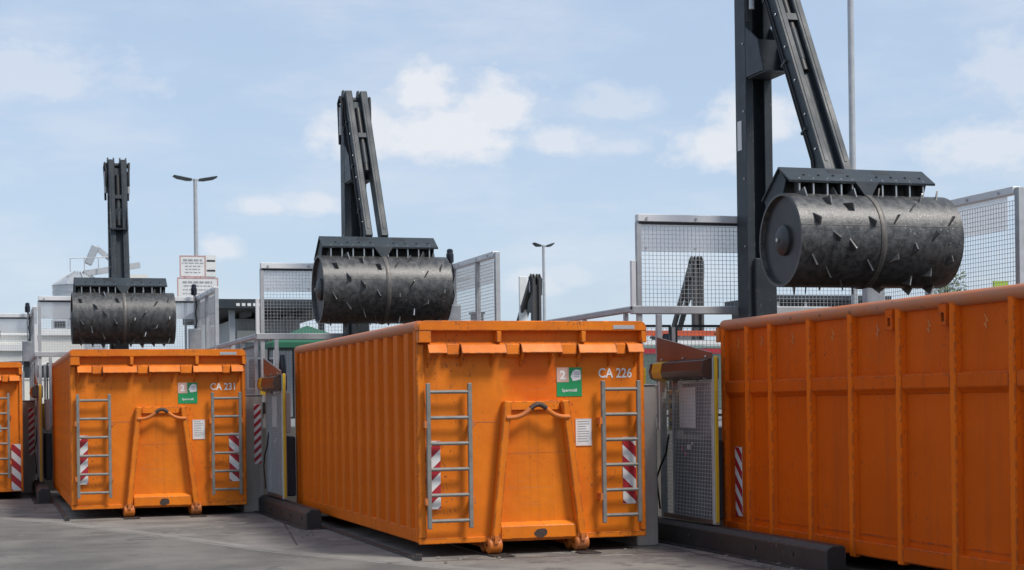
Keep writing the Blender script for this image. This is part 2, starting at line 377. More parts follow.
STRIPE_W = .13
def warning_plate(parent, x0, x1, y, z0, z1, lean=1, face='front', nst=3):
    """white plate with slanted red bands; face front: plate in xz at y; side: plate in yz at x=y"""
    p = MB()
    if face == 'front': p.box(x0, x1, y-.004, y, z0, z1)
    else: p.box(y-.004, y, x0, x1, z0, z1)
    pl = p.build('warning_plate', 'white', parent)
    w = x1-x0; step = (z1-z0)/nst; sl = w*.95
    for k in range(-1, nst+1):
        a = z0+k*step+.02
        q = [(x0, a if lean > 0 else a+sl), (x1, a+sl if lean > 0 else a), (x1, (a+sl if lean > 0 else a)+step*.5), (x0, (a if lean > 0 else a+sl)+step*.5)]
        # clip to plate
        def clip(poly, lim, keep_below):
            out = []
            for i in range(len(poly)):
                A = poly[i]; B = poly[(i+1)%len(poly)]
                ia = (A[1] <= lim) == keep_below or A[1] == lim; ib = (B[1] <= lim) == keep_below or B[1] == lim
                if ia: out.append(A)
                if ia != ib:
                    t = (lim-A[1])/(B[1]-A[1]); out.append((A[0]+t*(B[0]-A[0]), lim))
            return out
        q = clip(q, z1-.004, True)
        if len(q) >= 3: q = clip(q, z0+.004, False)
        if len(q) < 3: continue
        s = MB()
        if face == 'front': s.prism(q, 'y', y-.006, y-.0042)
        else: s.prism(q, 'x', y-.006, y-.0042)
        s.build('stripe', 'red', pl)
    return pl
def ladder(parent, xa, xb, y, z0, z1, nr=6):
    ld = MB()
    for x in (xa, xb): ld.box(x-.022, x+.022, y-.02, y+.02, z0, z1)
    lo = ld.build('ladder', 'galv_ladder', parent, .006)
    for k in range(nr):
        z = z1-.09-k*(z1-z0-.17)/(nr-1)
        MB().tube([(xa+.02,y,z),(xb-.02,y,z)], .019, 8).build('rung', 'galv_ladder', lo, smooth=True)
    for x, s in ((xa,-1),(xb,1)):
        for z in (z0+.28, z1-.42):
            MB().box(x-.016+s*.03, x+.016+s*.03, y-.018, y+.10, z-.035, z+.035).build('bracket', 'orange_worn', lo)
    return lo
RIB_CACHE = {}
def shell(root, sidem, wallm, front=True):
    # open-topped steel box: walls with thickness, floor
    box('floor_plate', sidem, root, .02, W-.02, -L+.02, -.02, Z0+.02, Z0+.08)
    box('back_wall', sidem, root, .03, W-.03, -.06, -.01, Z0, ZT-.06)
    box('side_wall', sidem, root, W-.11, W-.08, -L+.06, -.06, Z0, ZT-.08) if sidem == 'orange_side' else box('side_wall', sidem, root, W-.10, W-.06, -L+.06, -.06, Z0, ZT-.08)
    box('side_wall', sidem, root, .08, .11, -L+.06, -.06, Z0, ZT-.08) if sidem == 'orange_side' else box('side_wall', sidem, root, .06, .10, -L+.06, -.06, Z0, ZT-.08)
    for s in (0, 1):
        x = .055 if s == 0 else W-.055
        MB().tube([(x,-L+.04,ZT-.055),(x,-.02,ZT-.055)], .062, 14).build('top_rail', 'rail_worn', root, smooth=True)
        xa, xb = (0, .12) if s == 0 else (W-.12, W)
        MB().box(xa+.01, xb-.01, -L+.06, -.03, Z0, Z0+.14).build('bottom_rail', sidem, root, .012)
    MB().tube([(.08,-.04,ZT-.055),(W-.08,-.04,ZT-.055)], .062, 14).build('top_rail', 'rail_worn', root, smooth=True)
    xi = .112 if sidem == 'orange_side' else .102
    for xa, xb in ((xi, xi+.006), (W-xi-.006, W-xi)): box('liner', 'liner', root, xa, xb, -L+.07, -.07, Z0+.09, ZT-.085)
    box('liner', 'liner', root, xi+.008, W-xi-.008, -.068, -.062, Z0+.09, ZT-.085)
    box('liner', 'liner', root, xi+.008, W-xi-.008, -L+.055, -L+.062, Z0+.09, ZT-.12)
    box('liner', 'liner', root, xi+.008, W-xi-.008, -L+.07, -.07, Z0+.081, Z0+.088)
    # long skids below
    for xc in (.82, 1.76):
        box('skid', sidem, root, xc-.05, xc+.05, -L+.15, -.1, Z0-.09, Z0-.001)
        for yy in (-L+.2, -.45):
            mb = MB(); mb.lathe_x([(-.085,.02),(-.085,.078),(-.07,.092),(.07,.092),(.085,.078),(.085,.02)], 20, xc, yy, .112)
            mb.build('roller', 'orange_worn', root, smooth=True)

def container_corrugated(b, number, label, mirror_marks=False):
    x, y = BAYS[b]
    c = empty('hook_lift_container', (x, y, 0), label, 'container', 'orange hook-lift containers in the bays')
    shell(c, 'orange_side', 'orange')
    # corrugation: trapezoid ribs on both long sides
    if 'rib' not in RIB_CACHE:
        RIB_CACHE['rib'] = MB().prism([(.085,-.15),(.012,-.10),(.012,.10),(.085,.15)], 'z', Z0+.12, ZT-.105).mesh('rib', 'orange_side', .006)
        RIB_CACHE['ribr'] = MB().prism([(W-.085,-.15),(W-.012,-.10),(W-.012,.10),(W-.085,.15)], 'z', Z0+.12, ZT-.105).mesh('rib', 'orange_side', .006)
    nr = 14; p = (L-.42)/nr
    for k in range(nr):
        yy = -L+.24+p*(k+.5)
        link('rib', RIB_CACHE['rib'], c, (0,yy,0)); link('rib', RIB_CACHE['ribr'], c, (0,yy,0))
    for xx in (.0, W-.10): box('corner_post', 'orange_side', c, xx, xx+.10, -L+.012, -L+.14, Z0, ZT-.07, .015)
    for xx in (.0, W-.10): box('corner_post', 'orange_side', c, xx, xx+.10, -.16, -.012, Z0, ZT-.07, .015)
    F = -L       # front plane, everything with smaller y stands proud
    fw = MB().box(.012, W-.012, F, F+.05, Z0+.03, ZT-.03).build('front_wall', 'orange_patched' if b == 2 else 'orange', c, .01)
    for z in (1.385, 1.06):
        box('weld_seam', 'orange_worn', fw, .95 if z < 1.2 else .6, 1.68 if z < 1.2 else 1.0, F-.002, F+.001, z-.004, z+.004)
    # lower edge flange
    box('bottom_flange', 'orange', c, .0, W, F-.022, F-.001, Z0-.01, Z0+.05, .006)
    # head beam with rounded corners
    hb = MB(); prof = []
    for (cx, a0, a1) in ((.075, 180, 90), (W-.075, 90, 0)):
        for k in range(6):
            a = R(a0+(a1-a0)*k/5); prof.append((cx+.075*math.cos(a), ZT-.075+.075*math.sin(a)))
    prof += [(W, ZT-.105), (0, ZT-.105)]
    hb.prism(prof, 'y', F-.115, F+.045); hb.build('head_beam', 'orange', c, .008)
    for xa, xb in ((0, .135), (.835, .885), (1.765, 1.815), (W-.06, W)):
        box('head_divider', 'orange', c, xa, xb, F-.113, F-.001, 2.205, ZT-.106, .005)
    box('head_recess', 'orange', c, .13, W-.06, F-.05, F-.001, 2.19, 2.214, .004)
    box('side_strip', 'orange', c, 0, .085, F-.03, F-.002, Z0+.052, 2.2, .01)
    box('side_strip', 'orange', c, W-.06, W, F-.03, F-.002, Z0+.052, 2.2, .01)
    # sloping ledge pieces and their gussets
    for xa, xb in ((.10,.30),(.45,.935),(1.10,1.545),(1.73,2.15),(2.28,2.46)):
        dz = random.uniform(-.006,.006)
        MB().prism([(F-.002,2.215),(F-.10,2.19+dz),(F-.155,2.10+dz),(F-.148,2.092+dz),(F-.092,2.178+dz),(F-.002,2.20)], 'x', xa, xb).build('ledge', 'orange', c, .003)
    for xa, xb in ((.305,.445),(.94,1.095),(1.55,1.725),(2.155,2.275)):
        MB().prism([(F-.002,2.212),(F-.075,2.19),(F-.088,2.08),(F-.002,2.05)], 'x', xa, xb).build('ledge_plate', 'orange', c, .006)
    for xg in (.12,.47,.80,1.12,1.44,1.75,2.10,2.40):
        MB().prism([(F-.001,2.19),(F-.135,2.125),(F-.135,2.105),(F-.001,1.95)], 'x', xg-.007, xg+.007).build('gusset', 'orange', c)
    # ladders and hatched plates
    if mirror_marks:
        ladder(c, 1.83, 2.26, F-.09, .38, 1.88)
        warning_plate(c, 2.30, 2.46, F-.031, .16, .98, -1, nst=3)
        st = MB().box(2.02, 2.14, F-.006, F-.001, 1.2, 1.32).build('sticker', 'grey_print', c)
        box('mark', 'red', st, 2.04, 2.09, F-.008, F-.0062, 1.24, 1.30)
    else:
        ladder(c, .10, .54, F-.09, .30, 1.79)
        ladder(c, 2.005, 2.405, F-.09, .30, 1.80)
        warning_plate(c, .10, .235, F-.032, .50, 1.20, 1)
        warning_plate(c, 2.25, 2.40, F-.002, .49, 1.20, -1)
        # green sorting sign
        sg = MB().box(1.52, 1.80, F-.005, F-.001, 1.64, 1.945).build('sorting_sign', 'green', c)
        box('number_field', 'pink', sg, 1.52, 1.655, F-.0072, F-.0052, 1.79, 1.945)
        text('digit', '2', .125, 'white_print', sg, (1.555, F-.0085, 1.822), bold=.004)
        MB().prism([(1.675,1.85),(1.70,1.905),(1.735,1.925),(1.785,1.915),(1.79,1.85),(1.785,1.815),(1.70,1.80)], 'y', F-.0075, F-.0055).build('leaf_mark', 'white_print', sg)
        for z in (1.845, 1.865, 1.885): box('print_line', 'grey_print', sg, 1.715, 1.772, F-.0085, F-.0076, z, z+.006)
        text('lettering', 'Sperrmüll', .043, 'white_print', sg, (1.66, F-.0065, 1.69), align='CENTER', bold=.0008)
        # paper notice
        nt = MB().box(1.72, 1.905, F-.006, F-.001, 1.115, 1.405).build('notice', 'white', c)
        fr = MB()
        for xa, xb, za, zb in ((1.72,1.905,1.398,1.405),(1.72,1.905,1.115,1.122),(1.72,1.727,1.122,1.398),(1.898,1.905,1.122,1.398)): fr.box(xa, xb, F-.0075, F-.0062, za, zb)
        fr.build('notice_border', 'pink', nt)
        rr = random.Random(b)
        for k in range(9):
            z = 1.375-.026*k; wdt = rr.uniform(.09, .135)
            box('print_line', 'grey_print', nt, 1.745, 1.745+wdt, F-.0075, F-.0062, z-.005, z+.003)
        text('lettering', 'CA '+number, .142, 'white_print', c, (1.985, F-.003, 1.835), bold=.0022).scale = (.86,1,1)
        box('rating_plate', 'galv', c, 2.12, 2.36, F-.119, F-.1155, 2.345, 2.385)
    # hook frame
    for (xt, xb) in ((.955,.80), (1.585,1.755)):
        MB().bar((xt, F-.055, 1.60), (xb, F-.055, .16), .085, .11, (0,-1,0)).build('hook_frame_bar', 'orange', c, .012)
        MB().bar((xb+(xt-xb)*.04, F-.06, .24), (xb, F-.06, .10), .10, .13, (0,-1,0)).build('frame_foot', 'orange_worn', c, .03, seg=2)
        mb = MB(); mb.lathe_x([(-.075,.02),(-.075,.07),(-.06,.088),(.06,.088),(.075,.07),(.075,.02)], 20, xb, F-.02, .108); mb.build('roller', 'orange_worn', c, smooth=True)
    box('frame_head', 'orange', c, 1.0, 1.545, F-.03, F-.001, 1.50, 1.595, .006)
    pts = []
    for k in range(17):
        t = k/16; xx = .93+(1.62-.93)*t
        pts.append((xx, F-.10-.02*math.sin(math.pi*t), 1.425+.135*math.exp(-((t-.5)/.20)**2)))
    MB().tube(pts, .026, 10).build('hook_bar', 'orange_worn', c, smooth=True)
    MB().tube([(p[0], p[1]-.002, p[2]+.002) for p in pts[6:11]], .0275, 10).build('wear_sleeve', 'wear_black', c, smooth=True)
    MB().prism([(F-.001,.345),(F-.075,.30),(F-.075,.165),(F-.001,.165)], 'x', .865, 1.70).build('cross_beam', 'orange', c, .008)
    # worn patch on the cross beam: irregular outline
    rr = random.Random(10+b); po = []
    for k in range(14):
        a = 2*math.pi*k/14; r = rr.uniform(.75,1.1); po.append((1.30+.075*r*math.cos(a), .222+.055*r*math.sin(a)))
    MB().prism(po, 'y', F-.078, F-.0755).build('worn_patch', 'wear_black', c)
    return c
container_corrugated(2, '226', 'big orange hook-lift container lettered CA 226 with two grey ladders')
container_corrugated(1, '231', 'orange hook-lift container lettered CA 231 with two grey ladders')
container_corrugated(0, '', 'orange container without number, hatched plate beside its grey ladder', True)

def container_panelled(b):
    x, y = BAYS[b]
    c = empty('hook_lift_container', (x, y, 0), 'red-orange container side with flat panels, upright ribs and rail halfway', 'container', 'orange hook-lift containers in the bays')
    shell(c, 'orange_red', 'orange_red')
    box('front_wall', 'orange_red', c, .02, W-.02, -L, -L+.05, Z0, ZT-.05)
    ribs = [-.06,-.64,-1.17,-2.0,-2.8,-3.64,-4.49,-5.31,-6.13,-6.98]
    me = MB().prism([(.07,-.05),(.0,-.042),(.0,.042),(.07,.05)], 'z', Z0-.02, ZT-.075).mesh('rib', 'orange_rib_lit', .008)
    me2 = MB().prism([(W-.07,-.05),(W,-.042),(W,.042),(W-.07,.05)], 'z', Z0-.02, ZT-.075).mesh('rib', 'orange_rib_lit', .008)
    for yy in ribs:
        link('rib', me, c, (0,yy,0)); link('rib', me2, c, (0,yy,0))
    for k in range(len(ribs)-1):
        a, d = ribs[k+1]+.052, ribs[k]-.052
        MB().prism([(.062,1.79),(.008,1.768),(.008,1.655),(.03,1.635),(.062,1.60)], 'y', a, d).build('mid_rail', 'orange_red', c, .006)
        MB().box(.052, .0598, a, d, .34, .352).build('weld_seam', 'orange_red', c)
        # pressed arrow-like mark near the rim
        ym = (a+d)/2
        mk = MB(); mk.bar((.058,ym-.03,2.17),(.058,ym+.02,2.23),.014,.006,(1,0,0)); mk.bar((.058,ym+.03,2.16),(.058,ym-.01,2.12),.014,.006,(1,0,0)); mk.bar((.058,ym,2.20),(.058,ym,2.14),.012,.006,(1,0,0))
        mk.build('weld_mark', 'orange_worn', c)
    for yy in (-3.64, -4.49):
        lug = MB()
        lug.box(-.015, .012, yy+.055, yy+.17, 2.27, 2.345); lug.box(-.015, .012, yy+.055, yy+.17, 2.165, 2.20)
        lug.box(-.015, .012, yy+.055, yy+.088, 2.20, 2.27); lug.box(-.015, .012, yy+.132, yy+.17, 2.20, 2.27)
        lug.box(.012, .06, yy+.056, yy+.169, 2.168, 2.34)
        lo = lug.build('tarp_lug', 'orange_red', c)
        box('lug_hole', 'black', lo, .004, .0118, yy+.088, yy+.132, 2.20, 2.27)
    warning_plate(c, -.40, -.235, .0565, .34, 1.08, 1, 'side', 4)
    # lid latch at the back corner
    lt = MB(); lt.box(-.02, .05, -.02, .05, 2.2, 2.36); lt.tube([(.0,.05,2.30),(.0,.11,2.30)], .02, 8); lt.build('latch', 'orange_worn', c)
    return c
container_panelled(3)

# ------------------------------------------------------------------ roller compactors
DRUM_R, DRUM_L = .485, 1.87
PARTS = {}
def drum_parts():
    h = DRUM_L/2
    PARTS['shell'] = MB().lathe_x([(-h+.05,DRUM_R-.035),(-h,DRUM_R-.03),(-h,DRUM_R),(h,DRUM_R),(h,DRUM_R-.03),(h-.05,DRUM_R-.035)], 72).mesh('shell', 'drum_steel', smooth=True)
    for s in (-1, 1):
        PARTS['disc%d' % s] = MB().lathe_x([(s*(h-.05),DRUM_R-.034),(s*(h-.055),.16),(s*(h-.02),.155),(s*(h+.005),.12),(s*(h+.02),.06),(s*(h+.022),.0)], 48).mesh('end_disc', 'drum_end', smooth=True)
    PARTS['ring'] = MB().lathe_x([(-.03,DRUM_R-.004),(-.03,DRUM_R+.008),(-.012,DRUM_R+.014),(.012,DRUM_R+.014),(.03,DRUM_R+.008),(.03,DRUM_R-.004)], 72).mesh('centre_band', 'band_steel', smooth=True)
    PARTS['seam'] = MB().box(-h+.002, h-.002, -.003, .003, DRUM_R-.002, DRUM_R+.003).mesh('weld_seam', 'band_steel')
    PARTS['bolt'] = MB().lathe_x([(-.02,.0),(-.02,.022),(.01,.022)], 10).mesh('bolt', 'bright_steel')
    # spike: triangular fin, thin, with a worn bright edge
    a, hgt, t = .082, .074, .007
    PARTS['spike'] = MB().prism([(-a,-.02),(a*.95,-.02),(a*.35,hgt)], 'y', -t, t).mesh('spike', 'tooth_steel')
    PARTS['edge'] = MB().bar((a*.99,-t*0,-.01), (a*.38,0,hgt+.002), .016, .008, (1,0,.6)).mesh('worn_edge', 'bright_steel')
    PARTS['tooth'] = MB().prism([(.0,0),(.0,-.155),(-.09,-.19),(-.11,-.02)], 'x', -.010, .010).mesh('scraper_tooth', 'tooth_steel')
    PARTS['tedge'] = MB().bar((0,-.113,-.02), (0,-.094,-.19), .017, .008, (0,-1,0)).mesh('worn_edge', 'bright_steel')
drum_parts()
def compactor(b, pos, drum, arm_top, label, m='anthracite', rz=0, spikes=True, spin=0., group='roller compactors over the containers', ztop=6.4, arm_end=None):
    """pos: foot of the post; drum: (dy, z) drum axis relative to the post; arm_top: (dy, z) pivot"""
    c = empty('roller_compactor', (*pos, 0), label, 'compactor', group, rz)
    # twin-flange post, web set back
    py, pz = arm_top
    for s in (-1, 1):
        mb = MB(); x0 = s*.172
        mb.prism([(x0,-.14),(x0-s*.10,-.14),(x0-s*.10,-.115),(x0-s*.022,-.115),(x0-s*.022,.115),(x0-s*.10,.115),(x0-s*.10,.14),(x0,.14)], 'z', 0, pz-.10)
        mb.build('post', m, c, .004)
    box('post_web', m, c, -.149, .149, .02, .05, .2, pz-.35)
    box('base_box', m, c, -.10, .176, -.20, -.142, 0, 3.25, .01)
    # bolts and small cover on the post
    for z in (3.4, 4.2, 5.0, 5.8):
        MB().tube([(-.18,-.08,z),(-.172,-.08,z)], .014, 8).build('bolt', 'bright_steel', c)
    if b == 3: box('label_sticker', 'white', c, -.176, -.1725, -.02, .09, 4.55, 4.9)
    # bracket box between post and arm
    bz = pz-1.36-5.02
    br = MB(); br.prism([(-.142,5.02+bz),(-.60,5.02+bz),(-.46,5.40+bz),(-.142,5.62+bz)], 'x', -.168, -.148); br.prism([(-.142,5.02+bz),(-.60,5.02+bz),(-.46,5.40+bz),(-.142,5.62+bz)], 'x', .148, .168)
    br.box(-.148, .148, -.60, -.142, 5.0+bz, 5.02+bz); br.box(-.148,.148,-.40,-.385,5.02+bz,5.42+bz)
    br.build('bracket', m, c)
    # pivot: cheeks with pointed ears
    for xx in (-.172,-.06,.06,.172):
        MB().prism([(py-.13,pz-.45),(py+.16,pz-.45),(py+.14,pz-.05),(py+.05,pz+.07),(py-.04,pz+.07),(py-.13,pz-.05)], 'x', xx-.012, xx+.012).build('pivot_cheek', m, c)
    MB().tube([(-.22,py,pz-.08),(.22,py,pz-.08)], .05, 14).build('pivot_pin', 'black', c, smooth=True)
    for s in (-1, 1):
        hs = [(s*.215,py+.08,pz-.75),(s*.22,py+.1,pz-.35),(s*.235,py+.06,pz-.12),(s*.23,py-.05,pz-.04),(s*.215,py-.14,pz-.18),(s*.21,py-.16,pz-.5)]
        MB().tube(hs, .022, 8).build('hose', 'rubber', c, smooth=True)
        MB().tube([(s*.215,py-.02,pz-.2),(s*.215,py-.02,pz-.62)], .03, 10).build('valve', 'galv', c, smooth=True)
    # arm: two box beams, cross plates, cylinder in the gap
    dy, dz = drum
    A = Vector((0,py-.05,pz)); E = Vector((0,dy+.05 if arm_end is None else arm_end, dz+.76))
    d = (E-A).normalized(); up = Vector((1,0,0)).cross(d)
    if up.y > 0: up = -up
    for s in (-1, 1):
        MB().bar(A+Vector((s*.117,0,0)), E+Vector((s*.117,0,0)), .11, .22, up).build('arm_beam', m, c, .012)
        MB().bar(A+Vector((s*.117,0,0))+up*.111+d*.25, E+Vector((s*.117,0,0))+up*.111-d*.12, .03, .012, up).build('arm_strip', m, c)
    ln = (E-A).length
    MB().bar(A+d*.15, E-d*.05 if b in (3,1) else A+d*(ln*.55), .122, .03, up).build('arm_web', m, c)
    MB().bar(A+d*(ln*.30)+up*.03, A+d*(ln*.33)+up*.03, .123, .14, up).build('cross_plate', m, c)
    MB().tube([A+d*.3+up*.03, A+d*(ln*.55)+up*.03], .045, 14).build('cylinder', 'black', c, smooth=True)
    MB().tube([A+d*(ln*.36)+up*.03, A+d*(ln*.50)+up*.03], .049, 14).build('cylinder_sleeve', 'anthracite', c, smooth=True)
    for t in (.3,.45,.6,.75,.9):
        p = A+d*(ln*t)+Vector((-.173,0,0))+up*.06
        MB().tube([p, p+Vector((-.012,0,0))], .014, 8).build('bolt', 'bright_steel', c)
    for q in (.02, .06):
        p0 = A+d*.35+Vector((-.186,0,0))-up*q; p1 = E-d*.25+Vector((-.186,0,0))-up*q
        MB().tube([p0-d*.2+up*.05, p0, p1, p1+d*.15-up*.05], .011, 6).build('hydraulic_pipe', 'rubber', c, smooth=True)
    for t in (.2,.5,.8):
        p = A+d*(ln*t)+Vector((-.186,0,0))-up*.04; MB().bar(p-d*.015, p+d*.015, .03, .11, up).build('pipe_clamp', m, c)
    # hood above the drum
    ry, rzz = dy+.12, dz+.775
    hp = [(ry-.26,rzz-.165),(ry,rzz),(ry+.40,rzz-.30),(ry+.39,rzz-.315),(ry,rzz-.022),(ry-.255,rzz-.187)]
    hl = .84
    hd = MB().prism(hp, 'x', -hl-.05, hl-.03).build('hood', m, c)
    for s in (-1, 1):
        MB().prism([(ry,rzz-.03),(ry+.38,rzz-.31),(ry+.30,rzz-.42),(ry-.05,rzz-.30),(ry-.12,rzz-.15)], 'x', s*(hl-.02)-.048, s*(hl-.02)-.032).build('end_plate', m, hd)
    for k in range(9):
        xx = -.68+k*.17
        p = Vector((xx,ry-.155,rzz-.100)); nn = Vector((0,-.53,.85))
        if abs(xx) > .12: MB().tube([p, p+nn*.012], .013, 8).build('bolt', 'black', hd)
    for s in (-1, 1):
        MB().prism([(ry-.10,rzz-.0615),(ry-.03,rzz-.017),(ry-.03,rzz-.03),(ry-.10,rzz-.075)], 'x', s*.27-.09, s*.27+.09).build('slot', 'black', hd)
    box('scraper_back', 'black', c, -hl, hl-.08, ry+.0, ry+.02, rzz-.42, rzz-.04)
    for k in range(10):
        xx = -.76+k*.161
        if k == 4 or k == 5: xx += (-.03 if k == 4 else .03)
        tth = link('scraper_tooth', PARTS['tooth'], c, (xx, ry-.10, rzz-.13), (R(-8), 0, 0))
        link('worn_edge', PARTS['tedge'], tth)
    # central wedge and side yokes carrying the drum axle
    MB().add([(-.14,ry-.262,rzz-.165),(.14,ry-.262,rzz-.165),(0,ry-.30,rzz-.37),(-.14,ry-.15,rzz-.17),(.14,ry-.15,rzz-.17),(0,ry-.15,rzz-.37)],
             [(0,1,2),(3,5,4),(0,3,4,1),(1,4,5,2),(2,5,3,0)]).build('wedge', m, c)
    MB().prism([(ry+.05,rzz-.1),(ry+.30,rzz-.25),(dy+.10,dz-.08),(dy-.10,dz-.08),(dy-.10,dz+.1)], 'x', -.022, .022).build('yoke', m, c)
    # drum
    dr = link('drum', PARTS['shell'], c, (-.005, dy, dz), (spin, 0, 0))
    link('end_disc', PARTS['disc-1'], dr); link('end_disc', PARTS['disc1'], dr)
    link('weld_seam', PARTS['seam'], dr, None, (R(76)-spin, 0, 0)); link('centre_band', PARTS['ring'], dr)
    link('bolt', PARTS['bolt'], dr, (-DRUM_L/2-.02,0,0)) 
    if spikes:
        rr = random.Random(5+b)
        for half in (-1, 1):
            for i in range(4):
                for j in range(7):
                    ang = 2*math.pi*(j+.5*(i%2)+.17*i+rr.uniform(-.08,.08))/7
                    xx = half*(.15+i*.21+rr.uniform(-.03,.03))
                    tw = half*R(62)+R(rr.uniform(-14,14))
                    mt = Matrix.Rotation(ang, 4, 'X') @ Matrix.Translation((xx,0,DRUM_R)) @ Matrix.Rotation(tw, 4, 'Z')
                    sp = link('spike', PARTS['spike'], dr); sp.matrix_local = mt
                    if j % 2 == 0 or i == 1: ed = link('worn_edge', PARTS['edge'], dr); ed.matrix_local = mt
    return c
cab = {}
compactor(3, (8.745,17.95), (-2.50,3.22), (-.40,6.75), f'charcoal roller compactor with raised spiked drum over {TXT[3]}', spin=.3, arm_end=-1.95)
compactor(2, (5.43,25.20), (-1.85,3.24), (-.13,6.36), f'charcoal roller compactor with spiked drum over {TXT[2]}', spin=.9, arm_end=-1.5)
compactor(1, (2.43,33.13), (-1.2,3.28), (-.05,6.40), f'charcoal roller compactor with upright arm over {TXT[1]}', spin=1.7, arm_end=-.62)
compactor(0, (-.70,39.25), (-1.6,3.25), (-.05,6.4), f'charcoal roller compactor behind {TXT[0]}', spin=2.2, arm_end=-.9)
compactor(7, (22.9,51.5), (-2.2,3.2), (-.05,6.42), 'far dark compactor with leaning arm seen through the wire mesh', 'anthracite_far', math.pi, False, group='far compactors facing away', arm_end=-1.95)
compactor(8, (19.80,59.5), (-3.0,3.2), (-.05,6.42), 'far dark compactor beside a tall white board behind container CA 226', 'anthracite_far', math.pi, False, group='far compactors facing away', arm_end=-2.7)
wb = MB().box(-.22, .1, -.05, .05, 1.25, 6.5).build('white_board', 'white', None, .02, loc=(19.80,60.9,0))
tag(wb, 'tall narrow white board beside the far dark compactor', 'board')

# ------------------------------------------------------------------ mesh guards, railings, gates of each bay
def guard_back(b):
    x, y = BAYS[b]; yy = y+1.92
    o = empty('mesh_guard', (x, yy, 1.25), f'wire mesh guard with pale top band behind {TXT[b]}', 'fence', 'wire mesh guards behind the containers')
    x0, x1, z0, z1 = -.15, 2.86, 2.66-1.25, 3.79-1.25
    for xx in (x0, 1.25, x1): box('frame_post', 'galv', o, xx-.03, xx+.03, -.03, .03, 0 if xx != 1.25 else z0, z1-.09, .004)
    box('bottom_bar', 'galv', o, x0-.1, x1+.03, -.055, .055, z0-.05, z0+.045, .008)
    box('top_profile', 'alu', o, x0-.02, x1+.03, -.05, .05, z1-.088, z1, .006)
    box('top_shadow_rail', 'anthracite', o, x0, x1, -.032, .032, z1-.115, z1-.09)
    m = MB(); wire_mesh(m, (x0+.03,-.012,z0+.045), (1,0,0), (0,0,1), 59, 19, .05, .05); tag(m.build('wire_mesh', 'galv', o), kind='stuff')
    box('translucent_band', 'sheet_translucent', o, x0+.03, x1-.03, .012, .018, z1-.44, z1-.116)
    for xx in (x0+.09, x0+.72, x0+1.6, x0+2.3):
        MB().tube([(xx,-.052,z1-.05),(xx,-.062,z1-.05)], .018, 8).build('bolt', 'galv', o)
        MB().tube([(xx,-.02,z1-.4),(xx,-.035,z1-.4)], .016, 8).build('bolt', 'galv', o)
    box('side_board', 'alu', o, x0-.10, x0-.045, -.03, .03, z0, z0+.58, .004)
    return o
def guard_side(b):
    x, y = BAYS[b]
    o = empty('mesh_guard', (x+2.9, y+.4, 1.25), f'wire mesh side guard with grey band right of {TXT[b]}', 'fence', 'wire mesh side guards of the bays')
    y0, y1, z0, z1 = {3: -1.65, 2: -.88, 1: -1.3, 0: -1.3}[b], 1.45, 2.66-1.25, 3.80-1.25
    for yy in (y0, .12, y1): box('frame_post', 'galv', o, -.035, .035, yy-.04, yy+.04, 0-1.25 if yy == y0 else z0-.9, z1-.02 if yy == y0 else z1-.09, .004)
    box('bottom_bar', 'galv', o, -.05, .05, y0+.04, y1+.03, z0-.05, z0+.045, .008)
    box('top_profile', 'alu', o, -.05, .05, y0+.045, y1+.06, z1-.085, z1-.002, .006)
    m = MB(); wire_mesh(m, (.012,y0+.04,z0+.045), (0,1,0), (0,0,1), int((y1-y0-.05)/.05), 19, .05, .05); tag(m.build('wire_mesh', 'galv', o), kind='stuff')
    box('translucent_band', 'sheet_translucent', o, .02, .026, y0+.25, y1-.03, z1-.44, z1-.09)
    for yy in (y0+.3, y0+.9, y0+1.9, y0+2.5):
        MB().tube([(-.052,yy,z1-.045),(-.062,yy,z1-.045)], .018, 8).build('bolt', 'galv', o)
    return o
def deck_railing(b):
    x, y = BAYS[b]
    o = empty('railing', (x-.21, y+2.1, 1.25), f'galvanised mesh railing running back from {TXT[b]}', 'railing', 'galvanised railings on the deck')
    ln = 4.6
    MB().bar((0,-.12,1.42), (0,ln,1.42), .06, .075).build('top_rail', 'galv', o, .012)
    for k in range(4):
        yy = .1+k*ln/3.2
        box('rail_post', 'galv', o, -.025, .025, yy-.025, yy+.025, 0, 1.38)
    for k in range(3):
        ya, yb = .16+k*ln/3.2, .04+(k+1)*ln/3.2
        fr = MB(); fr.box(-.012,.012,ya,yb,1.26,1.285); fr.box(-.012,.012,ya,yb,.14,.165); fr.box(-.012,.012,ya,ya+.025,.165,1.26); fr.box(-.012,.012,yb-.025,yb,.165,1.26)
        f = fr.build('panel_frame', 'anthracite', o)
        m = MB(); nu = int((yb-ya)/.05); wire_mesh(m, (0,ya+.02,.16), (0,1,0), (0,0,1), nu-1, 22, .05, .05, .004); tag(m.build('wire_mesh', 'galv', f), kind='stuff')
    return o
def low_railing(b):
    """railing across the bay behind the container, under the guard"""
    x, y = BAYS[b]
    o = empty('railing', (x, y+2.25, 1.25), f'low mesh railing across the deck behind {TXT[b]}', 'railing', 'low railings across the deck')
    x0, x1 = -.05, 2.7
    for xx in (x0, .42, 1.4, x1): box('rail_post', 'galv', o, xx-.022, xx+.022, -.022, .022, 0, 1.22)
    for (a, d) in ((x0+.03,.39),(.45,1.37),(1.43,x1-.03)):
        fr = MB(); fr.box(a,d,-.012,.012,1.22,1.25); fr.box(a,d,-.012,.012,.14,.165); fr.box(a,a+.025,-.012,.012,.165,1.22); fr.box(d-.025,d,-.012,.012,.165,1.22)
        f = fr.build('panel_frame', 'anthracite', o)
        m = MB(); nu = int((d-a)/.05); wire_mesh(m, (a+.01,0,.16), (1,0,0), (0,0,1), nu, 21, .05, .05, .004); tag(m.build('wire_mesh', 'galv', f), kind='stuff')
    return o
